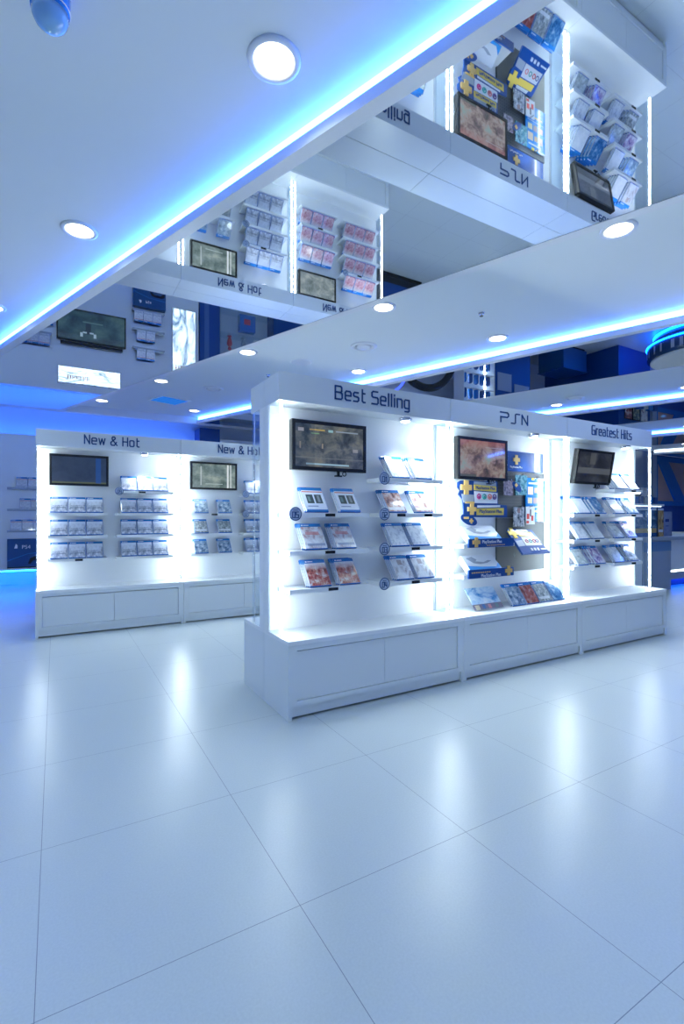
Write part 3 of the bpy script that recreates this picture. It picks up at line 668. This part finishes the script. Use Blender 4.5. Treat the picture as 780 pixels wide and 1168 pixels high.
# ---- New & Hot row
NX, NY, NW = -.15, 4.875, 1.222
labs = ['left end unit titled New & Hot, white and lit, back of the shop', 'second New & Hot display unit, white, beside the left one', 'third New & Hot unit, hidden behind Best Selling but mirrored overhead']
nh = [make_bay(NW, ('New & Hot', .375, .46, .078, .0105), labs[k], (NX+k*NW, NY, 0), group='white New and Hot display units') for k in range(3)]
for k, nm in enumerate(('left', 'second', 'third')):
    make_bay(NW, None, 'white display unit turned away behind the %s New & Hot bay' % nm, (NX+(k+1)*NW, NY+2*DEP, 0), PI, front=False)
bn = ['left New & Hot bay', 'second New & Hot bay', 'mirrored third New & Hot bay']
for k in range(3):
    X0 = NX+k*NW; GR = 'game cases in the New & Hot bays'
    for i in (1,2,3): shelf(nh[k], .09, .56, zt[i]+.012, (.33,) if (k, i) in ((0,3),(1,1),(2,2)) else ())
    for i in range(4): shelf(nh[k], .64, 1.15, zt[i]+.012, (.86,) if i == 0 else (), ('09' if k == 0 else '0%d' % (i+1), .66) if i == 0 or (k == 1 and i == 1) else None, lit=(i == 0 and k == 0) and False)
    kinds = ['snowy city', 'snowy city', 'pink white']
    for i in (1,2,3):
        xsn = (.10,.242,.384) if k != 1 else (.13,.375)
        kk = 'snowy city' if k != 1 else ('blue grey hero' if i != 2 else 'grey soldier')
        if k == 2: kk = 'pink white'
        for j, xx in enumerate(xsn):
            stack(kk, X0+xx+.01, NY, zt[i]+.012, 2, ['left','middle','right'][j]+' pile', rw[i]+' left shelf, '+bn[k], GR, dx=.003)
    for i in range(4):
        kk = 'snowy city' if k != 2 else 'pink white'
        for j, xx in enumerate((.685,.827,.969)):
            stack(kk, X0+xx, NY, zt[i]+.012, 2, ['left','middle','right'][j]+' pile', rw[i]+' right shelf, '+bn[k], GR, dx=.003)

scr4 = scr_mat('screen_navy', [(.01,.02,.05),(.02,.035,.07),(.03,.05,.10)], 24, 1.2, [(0,0,1,.06,(.10,.12,.03,.8)),(.80,.02,.90,.98,(.01,.06,.25,.8))], .8)
scr5 = scr_mat('screen_forest', [(.06,.10,.09),(.16,.22,.20),(.32,.38,.34)], 25, 2.6, [(.80,.0,.84,1,(.7,.75,.75)),(.88,.0,.90,1,(.7,.75,.75)),(.18,.1,.21,.9,(.5,.55,.55,.7)),(.3,.15,.7,.17,(.5,.6,.6))], .8)
scr6 = scr_mat('screen_pale', [(.10,.14,.14),(.25,.30,.30),(.45,.48,.46)], 26, 2.6, (), .7)
television('black television with near-black navy picture, left New & Hot bay', NX+.10, 1.318, NX+.58, 1.60, .225, scr4, (0, NY, 0), arm=False)
television('black television with green-grey forest picture, second New & Hot bay', NX+NW+.115, 1.315, NX+NW+.605, 1.60, .225, scr5, (0, NY, 0), arm=False)
television('television with pale grey picture, mirrored third New & Hot bay', NX+2*NW+.11, 1.31, NX+2*NW+.60, 1.60, .225, scr6, (0, NY, 0), arm=False)

# ------------------------------------------------------------------ brushed wall cladding at the left back
CY = 8.55
def clad(x0, x1, lab):
    t = thing('wall_cladding', lab, 'wall panel', (x0, CY, .25)); w = x1-x0
    MB().box(0,0,0,w,.12,1.985).build('steel_sheet', STEEL, t)
    MB().box(0,.121,.0,w,YB-CY-.002,.06).build('bottom_bracket', GREYM, t); MB().box(0,.121,1.85,w,YB-CY-.002,1.90).build('top_bracket', GREYM, t)
    MB().box(.0,.14,1.925,w,.17,1.95).build('top_light_strip', BLED, t)
    MB().box(.0,.075,-.022,w,.095,-.001).build('bottom_light_strip', BLEDF, t)
    return t
clad(-4.3, 2.13, 'brushed steel wall cladding behind the left New & Hot bay, glowing blue underneath')
def lit_print(name, lab, x0, z0, x1, z1, cols, seed, sc, redz):
    t = thing(name, lab, 'light box', ((x0+x1)/2, CY-.03, z0)); w = (x1-x0)/2; h = z1-z0
    f = MB(); f.box(-w,0,0,w,.029,h); f.build('frame', CHROME, t)
    m = art(name+'_print', cols, seed, sc, (), emit=3.2, distort=2)
    uvquad('lit_picture', m, t, -w+.015, .015, w-.015, h-.015, -.003)
    g = MB(); rnd = random.Random(seed); x = -w*.7 if w > .3 else -w*.72
    while x < (w*-.05 if w > .3 else w*.7):
        ww = rnd.choice((.02,.03,.035)); hh = .06 if w > .3 else .10
        z = redz-z0
        g.box(x,-.0055,z,x+.008,-.0032,z+hh); g.box(x+ww-.01,-.0055,z,x+ww-.004,-.0032,z+hh*rnd.uniform(.6,1))
        if rnd.random() > .4: g.box(x+.008,-.0052,z+hh*.45,x+ww-.01,-.0032,z+hh*.58)
        x += ww+.014
    g.build('red_title', RED, t)
lit_print('horizontal_light_box', 'wide lit white picture with red title above the steel wall television', .02, 1.86, .90, 2.13, [(.08,.16,.22),(.55,.68,.78),(.85,.93,.98)], 51, 3, 2.0)
lit_print('vertical_light_box', 'tall lit white picture of a dark horned figure beside navy panel', 1.68, .64, 2.08, 1.98, [(.08,.15,.25),(.45,.58,.70),(.82,.9,.97)], 52, 2.2, 1.60)
scr7 = scr_mat('screen_antler', [(.008,.02,.03),(.02,.05,.06),(.05,.10,.09)], 27, 1.6, [(.40,.38,.48,.75,(.01,.02,.03)),(.32,.72,.36,.86,(.25,.35,.4)),(.36,.68,.42,.73,(.25,.35,.4)),(.46,.68,.52,.73,(.25,.35,.4)),(.52,.72,.56,.86,(.25,.35,.4)),(.36,.33,.66,.37,(.06,.12,.11))], .9)
television('large black television on the brushed steel wall, seen only overhead', .01, .98, .97, 1.47, -.036, scr7, (0, CY, 0), arm=False, wall=0)
t = thing('sound_bar', 'thin dark sound bar on the steel wall above the big television', 'speaker', (.46, CY-.0505, 1.49)); MB().box(-.40,0,0,.46,.05,.045).build('body', BLACK, t, bevel=.003); MB().box(-.38,-.002,.008,.44,-.0003,.037).build('grille', DARK, t)
def wall_shelf(x0, x1, z, lab, cases, xs_, kind='pale red line'):
    t = thing('wall_shelf', lab, 'shelf', ((x0+x1)/2, CY, z)); w = (x1-x0)/2
    MB().box(-w,-.11,-.014,w,-.0005,0).build('shelf_board', GREYP, t); MB().box(-w,-.11,0.0002,w,-.106,.015).build('front_lip', GREYP, t)
    for j, x in enumerate(xs_):
        for q in range(2):
            put_case(kind, x, CY-.100+q*.0128, z, '%s cover game, %s %s on the %s' % (kind, ['left','middle','right'][j], ['front','back'][q], cases), 'game cases on the steel wall shelves', rx=-R(14))
for z, w, xx in ((1.44,'top',-.49), (1.13,'middle',-.45), (.82,'lowest',-.56)):
    wall_shelf(-.60, -.05, z, 'dark %s shelf at the left edge of the steel wall' % w, '%s left steel wall shelf' % w, (xx, xx+.14, xx+.28))
for z, w, xx in ((1.44,'top',1.13), (1.14,'middle',1.13), (.83,'lowest',1.09)):
    wall_shelf(1.06, 1.55, z, 'dark %s shelf on the steel wall, right of its television' % w, '%s right steel wall shelf' % w, (xx, xx+.14) if w != 'lowest' else (xx, xx+.14, xx+.28))
def consbox(lab, x0, z0, w, h, big):
    t = thing('console_box', lab, 'box', (x0+w/2, CY-.1002, z0))
    MB().box(-w/2,0,0,w/2,.0998,h).build('carton', mat('console_navy',(.008,.07,.20),.35), t, bevel=.001)
    word_mesh('PS4', .075 if big else .06, PWHITE, 'lettering', t, (-.02,-.0015,h*.70))
    MB().prism([(-w*.33,h*.66),(-w*.25,h*.66),(-w*.25,h*.78),(-w*.29,h*.83)], -.0015, -.0002, 'y').build('logo_mark', PWHITE, t)
    MB().prism([(0,h*.1),(w*.06,h*.3),(w*.16,h*.36),(w*.38,h*.36),(w*.46,h*.28),(w*.47,h*.12),(w*.40,h*.12),(w*.34,h*.22),(w*.14,h*.22),(w*.06,h*.08)], -.0015, -.0002, 'y').build('controller_print', BLACK, t)
    q = MB(); q.prism([(-w/2+.001,.001+h*.2),(0,h*.45),(w/2-.001,h*.5),(w/2-.001,h*.53),(0,h*.47),(-w/2+.001,h*.23)], -.0012, -.0002, 'y').build('blue_arc', mat('arc_blue',(.02,.2,.5),.3), t)
    MB().box(-w/2,0,-.02,w/2,.0995,-.001).build('bracket', DARK, t)
consbox('dark blue console carton with PS4 print, low on the left steel wall', -.60, .31, .50, .40, True)
consbox('dark blue console carton below right shelves, seen in the mirror', 1.07, .47, .50, .29, False)
# navy pier, showcase, navy pier behind the New & Hot row
for x0, x1, n in ((2.15, 2.50, 'left'), (3.52, 5.1, 'right')):
    t = thing('navy_wall_panel', 'plain navy wall panel on the %s side of the glass showcase' % n, 'wall panel', (x0, CY, 0))
    MB().box(0,0,0,x1-x0,YB-CY-.003,ZM-.02).build('panel', NAVY, t)
    if n == 'left': MB().box(.08,-.004,.3,.16,-.0005,2.3).build('pale_strip', mat('pale_navy',(.05,.12,.32),.3), t)
t = thing('glass_showcase', 'pale glass showcase between the navy wall panels', 'cabinet', (2.51, CY, 0))
MB().box(0,.30,.05,1.0,YB-CY-.003,2.3).build('back', WALLP, t); MB().box(0,0,0,1.0,.365,.05).box(0,0,2.3,1.0,.365,2.4).build('shell', WHITE, t)
MB().box(0,.0,.05,.008,.30,2.3).build('glass_side', GLASS, t); MB().box(.01,.0,.05,.99,.006,2.3).build('glass_front', GLASS, t)
for z in (.45,.88,1.4): MB().box(.01,.01,z-.008,.99,.295,z).build('shelf', GLASS, t)
t = thing('gift_box', 'blue gift box with red print inside the showcase, lowest shelf', 'box', (2.90, CY+.10, .451))
MB().box(0,0,0,.30,.12,.30).build('carton', CASEB, t); MB().box(.08,-.001,.08,.20,-.0002,.18).build('red_print', RED, t)
for x, mm, l, hh in ((2.72,RED,'red figurine in the glass showcase, middle shelf left',.26), (2.98,GREYM,'grey rounded figurine in the glass showcase, middle shelf',.22), (3.22,PWHITE,'white slim figurine in the glass showcase, middle shelf right',.2)):
    t = thing('figurine', l, 'figurine', (x, CY+.14, .881), group='figurines in the showcase')
    MB().lathe([(.04,0),(.045,.01),(.02,.02),(.035,.06),(.05,hh*.55),(.03,hh*.72),(.015,hh*.76)], n=16).build('body', mm, t, smooth=True)
    MB().lathe([(.012,hh*.765),(.03,hh*.82),(.034,hh*.9),(.02,hh*.98),(.006,hh)], n=16).build('head', mm, t, smooth=True)

# ------------------------------------------------------------------ counter with boxes at the right
t = thing('service_counter', 'low blue-grey counter behind the right end of the Greatest Hits unit', 'counter', (6.60, 3.66, 0))
MB().box(0,.02,0,.26,.62,.70).build('side_pedestal', WHITE, t); MB().box(.262,0,0,.97,.62,.70).build('body', GREYM, t, bevel=.002)
MB().box(-.1,-.03,.702,2.4,.66,.75).build('countertop', GREYM, t, bevel=.003); MB().box(.972,.02,.265,2.35,.62,.70).build('side_pedestal', WHITE, t); MB().box(.972,.03,.235,2.35,.60,.2645).build('light_line', LEDS, t); MB().box(.972,.02,.13,2.35,.62,.2345).build('plinth', GREYM, t); MB().box(.98,.20,0,2.34,.60,.1295).build('plinth', NAVY, t); MB().box(.98,.15,.10,2.34,.17,.1295).build('under_light', BLEDR, t)
MB().box(.262,-.003,.55,.97,-.0005,.68).build('blue_fascia', mat('fascia_blue',(.12,.24,.46),.35), t)
def pbox(nm, lab, x0, w, h, d, y, m, strip=None):
    t = thing(nm, lab, 'box', (x0, y, .7505)); MB().box(0,.0,0,w,d,h).build('carton', mat(nm+'_board', (.02,.06,.16), .35), t)
    uvquad('front_print', m, t, .002, .002, w-.002, h-.002, -.0025, .002)
    return t
pbox('bundle_box', 'large dark blue bundle carton with gold band on the counter', 6.56, .74, .40, .2, 3.72,
     art('bundle_print', [(.02,.05,.10),(.05,.14,.30),(.30,.42,.50)], 61, 5, [(0,.14,1,.30,(.50,.38,.18)),(0,0,1,.14,(.01,.10,.35)),(.0,.93,1,1,(.6,.7,.8)),(.62,.68,.84,.90,(.5,.62,.72,.7))]), None)
pbox('bundle_box', 'narrow gold printed carton on the counter beside the bundle carton', 7.315, .155, .40, .2, 3.71,
     art('gold_box_print', [(.10,.05,.02),(.45,.28,.10),(.6,.5,.3)], 62, 4, [(0,.93,1,1,(.6,.7,.8)),(.1,.15,.9,.25,(.7,.7,.7))]), None)
pbox('bundle_box', 'lavender grey carton at the right end of the counter boxes', 7.49, .27, .355, .2, 3.74,
     art('lavender_print', [(.16,.20,.36),(.24,.29,.46)], 63, 2, [(.3,.58,.7,.70,(.03,.05,.20)),(.35,.40,.65,.43,(.05,.08,.25))]), None)
# pictures and shelf on the navy wall block
for k, (x, c1) in enumerate(((11.98,[(.02,.02,.03),(.3,.1,.1),(.7,.7,.7)]), (12.33,[(.02,.05,.08),(.15,.2,.2),(.6,.55,.4)]), (12.68,[(.4,.45,.55),(.7,.74,.8),(.2,.1,.25)]))):
    t = thing('framed_poster', '%s of three small posters on the navy wall at the right' % ['left','middle','right'][k], 'poster', (x, 6.83, 1.42), group='posters on the navy wall')
    MB().box(0,0,0,.31,.019,.34).build('frame', CHROME if k == 2 else BLACK, t); uvquad('print', art('poster_%d' % k, c1, 70+k, 3), t, .015, .015, .295, .325, -.003)
t = thing('wall_ledge', 'lit white ledge on the navy wall under the three posters', 'shelf', (11.9, 6.848, 1.29)); MB().box(0,-.35,0,1.22,0,.05).build('board', WHITE, t); MB().box(.02,-.30,-.012,1.18,-.28,-.001).build('under_light', LEDS, t)
for k in range(5):
    o = MB().box(0,0,0,.16,.10,.17+.02*(k % 2)).build('software_box', [CASEB,NAVYP,GREYM][k % 3], None, bevel=.002); o.location = (12.0+k*.215, 6.60, 1.3405)
    tag(o, '%s small blue-grey box on the lit ledge below the posters' % ['leftmost','second','middle','fourth','rightmost'][k], 'box', 'boxes on the lit ledge')
# shop front window with blue ribbon on the block's face
t = thing('shopfront_panel', 'tan panel in a blue frame crossed by a diagonal blue ribbon', 'wall panel', (13.36, 6.83, 0))
MB().box(.0,-.03,2.47,2.7,.018,2.59).box(0,-.03,1.32,2.7,.018,1.44).box(0,-.03,1.44,.06,.018,2.47).build('frame', TRIB, t)
MB().box(.062,-.004,1.442,2.7,.018,2.468).build('tan_sheet', BRICK, t)
MB().prism([(.062,2.468),(.55,2.468),(1.45,1.442),(.90,1.442)], -.05, -.0045, 'y').build('diagonal_ribbon', TRIB, t)
# round podium with blue rings (right edge, mainly seen in the second mirror)
t = thing('round_podium', 'round dark blue podium ringed with blue light at the right edge', 'podium', (12.3, 5.35, 0))
MB().lathe([(.80,.0),(.80,.06)], n=48).build('foot', GREYM, t); MB().torus((0,0,.09), .86, .028, 'z', 64, 8).build('ring_light', BLEDR, t); 
MB().lathe([(.78,.061),(.86,.13),(1.0,.30),(1.0,.60),(.95,.62)], n=48).build('drum', mat('podium_drum',(.02,.06,.16),.25), t, smooth=True)
MB().torus((0,0,.32), 1.01, .018, 'z', 64, 8).build('ring_light', BLEDR, t); MB().lathe([(.94,.621),(.94,.66),(.92,.67)], n=48).build('top', WHITE, t)
rr = MB()
for k in range(14):
    a = 2*PI*k/14; c_, s_ = math.cos(a), math.sin(a)
    rr.raw([(1.004*math.cos(a+q), 1.004*math.sin(a+q), z) for q in (-.12,.12) for z in (.38,.56)], [(0,1,3,2)])
rr.build('label_band', GREYP, t)
t = thing('podium_sign', 'small white lit sign standing on the podium, right edge', 'sign', (11.62, 5.0, .671))
MB().box(0,0,0,.9,.02,.30).build('plate', emis('sign_plate',(.35,.55,.9),.7), t); word_mesh('Gua', .14, NAVYP, 'lettering', t, (.22,-.002,.15))

# ------------------------------------------------------------------ far stock area seen in the ceiling mirrors
t = thing('lit_wall_cabinet', 'white lit cabinet of blue items, seen in the second mirror', 'cabinet', (7.55, 7.75, 0))
cb = MB(); cb.box(0,.28,.35,.95,.30,1.9); cb.box(0,0,.35,.02,.28,1.9); cb.box(.93,0,.35,.95,.28,1.9); cb.box(.02,0,1.88,.93,.28,1.9); cb.box(.02,0,.35,.93,.28,.37)
cb.build('carcass', WHITE, t)
for z in (.70,1.03,1.36,1.66): MB().box(.02,.0,z-.015,.93,.28,z).build('shelf', WHITE, t)
MB().box(.10,.02,.0,.85,.28,.345).build('base', NAVY, t); MB().box(.03,.262,.38,.05,.278,1.87).box(.90,.262,.38,.92,.278,1.87).build('light_tube', LED, t)
k = 0
for z in (.37,.70,1.03,1.36):
    for j in range(5):
        o = MB().lathe([(.05,0),(.055,.02),(.055,.17),(.03,.20)], n=14).build('headset_box', CASEB if (j+k) % 3 else NAVYP, None, smooth=True)
        o.location = (7.66+j*.18, 7.85, z+.001)
        tag(o, '%s rounded blue pack on the %s shelf of the white lit cabinet' % (['leftmost','second','middle','fourth','rightmost'][j], ['lowest','second','third','upper'][int(round((z-.37)/.33))]), 'pack', 'packs in the lit cabinet'); k += 1
t = thing('navy_cabinet', 'navy cabinet with blue glowing foot right of the white lit cabinet', 'cabinet', (8.53, 7.75, 0))
MB().box(0,0,.12,1.15,.40,1.9).build('carcass', NAVY, t); MB().box(.05,-.012,.9,.5,-.0005,1.3).box(.6,-.012,1.1,1.1,-.0005,1.3).build('pale_panel', GREYM, t); MB().box(.02,.03,.06,1.13,.06,.118).build('foot_light', NEON, t); MB().box(.05,.1,0,1.1,.38,.119).build('foot', BLACK, t)
t = thing('low_cabinet', 'low teal-blue cabinet before the navy corner, seen in mirror', 'cabinet', (10.5, 7.45, 0))
MB().box(0,0,.05,.9,.7,.55).build('carcass', mat('teal_navy',(.005,.07,.22),.35), t); MB().box(.03,.03,0,.87,.67,.05).build('plinth', BLACK, t); MB().box(-.02,-.02,.551,.92,.72,.58).build('top', NAVY, t)
cxr, cyr = 6.32, 7.54
t = thing('black_ring_stand', 'big black ring stand arching in the second mirror', 'display stand', (cxr, cyr, 0))
MB().torus((0,0,.86), .74, .075, 'y', 56, 12).build('ring', BLACK, t, smooth=True); MB().box(-.35,-.2,0,.35,.2,.08).build('foot', BLACK, t)
t = thing('neon_ring_stand', 'blue neon ring on a dark stand, left in the second mirror', 'display stand', (5.60, 7.93, 0))
MB().torus((0,0,1.15), .55, .024, 'y', 56, 8).build('neon_tube', NEON, t); MB().box(-.3,-.15,0,.3,.15,.06).build('foot', BLACK, t); MB().box(-.03,-.03,.06,.03,.03,.575).build('post', BLACK, t)
for x, y, w, lab in ((4.35,6.75,1.3,'dark demo desk with a blue light, right of the third New & Hot unit'),):
    t = thing('demo_desk', lab, 'desk', (x, y, 0))
    MB().box(0,0,.08,w,.5,.90).build('body', DARK, t, bevel=.01); MB().box(-.03,-.03,.901,w+.03,.53,.94).build('desktop', BLACK, t); MB().box(.05,.03,0,w-.05,.47,.079).build('plinth', BLACK, t)
    MB().box(.02,-.012,.60,.30,-.0005,.64).build('blue_light', NEON, t); MB().box(.4,-.006,.2,1.2,-.0005,.8).build('front_panel', NAVY, t)

# ------------------------------------------------------------------ camera, world, view
cd = bpy.data.cameras.new('camera'); cam = bpy.data.objects.new('camera', cd); col.objects.link(cam)
cd.sensor_fit = 'VERTICAL'; cd.sensor_height = 36; cd.sensor_width = 24; cd.lens = 558.57/1168*36
cd.shift_y = 5.05/1168; cd.clip_start = .02
cam.location = (0, 0, H0); cam.rotation_euler = (PI/2, 0, -R(30.3075))
sc = bpy.context.scene; sc.camera = cam
w = bpy.data.worlds.new('world'); sc.world = w; w.use_nodes = True
w.node_tree.nodes['Background'].inputs[0].default_value = (.5,.7,1,1); w.node_tree.nodes['Background'].inputs[1].default_value = .3
sc.view_settings.view_transform = 'Standard'; sc.view_settings.look = 'None'; sc.view_settings.gamma = 1
sc.view_settings.use_curve_mapping = False; sc.view_settings.exposure = -0.52
cy = sc.cycles; cy.use_denoising = True; cy.max_bounces = 10; cy.diffuse_bounces = 5; cy.glossy_bounces = 5; cy.transparent_max_bounces = 12
cy.sample_clamp_indirect = 8; cy.caustics_reflective = False; cy.caustics_refractive = False
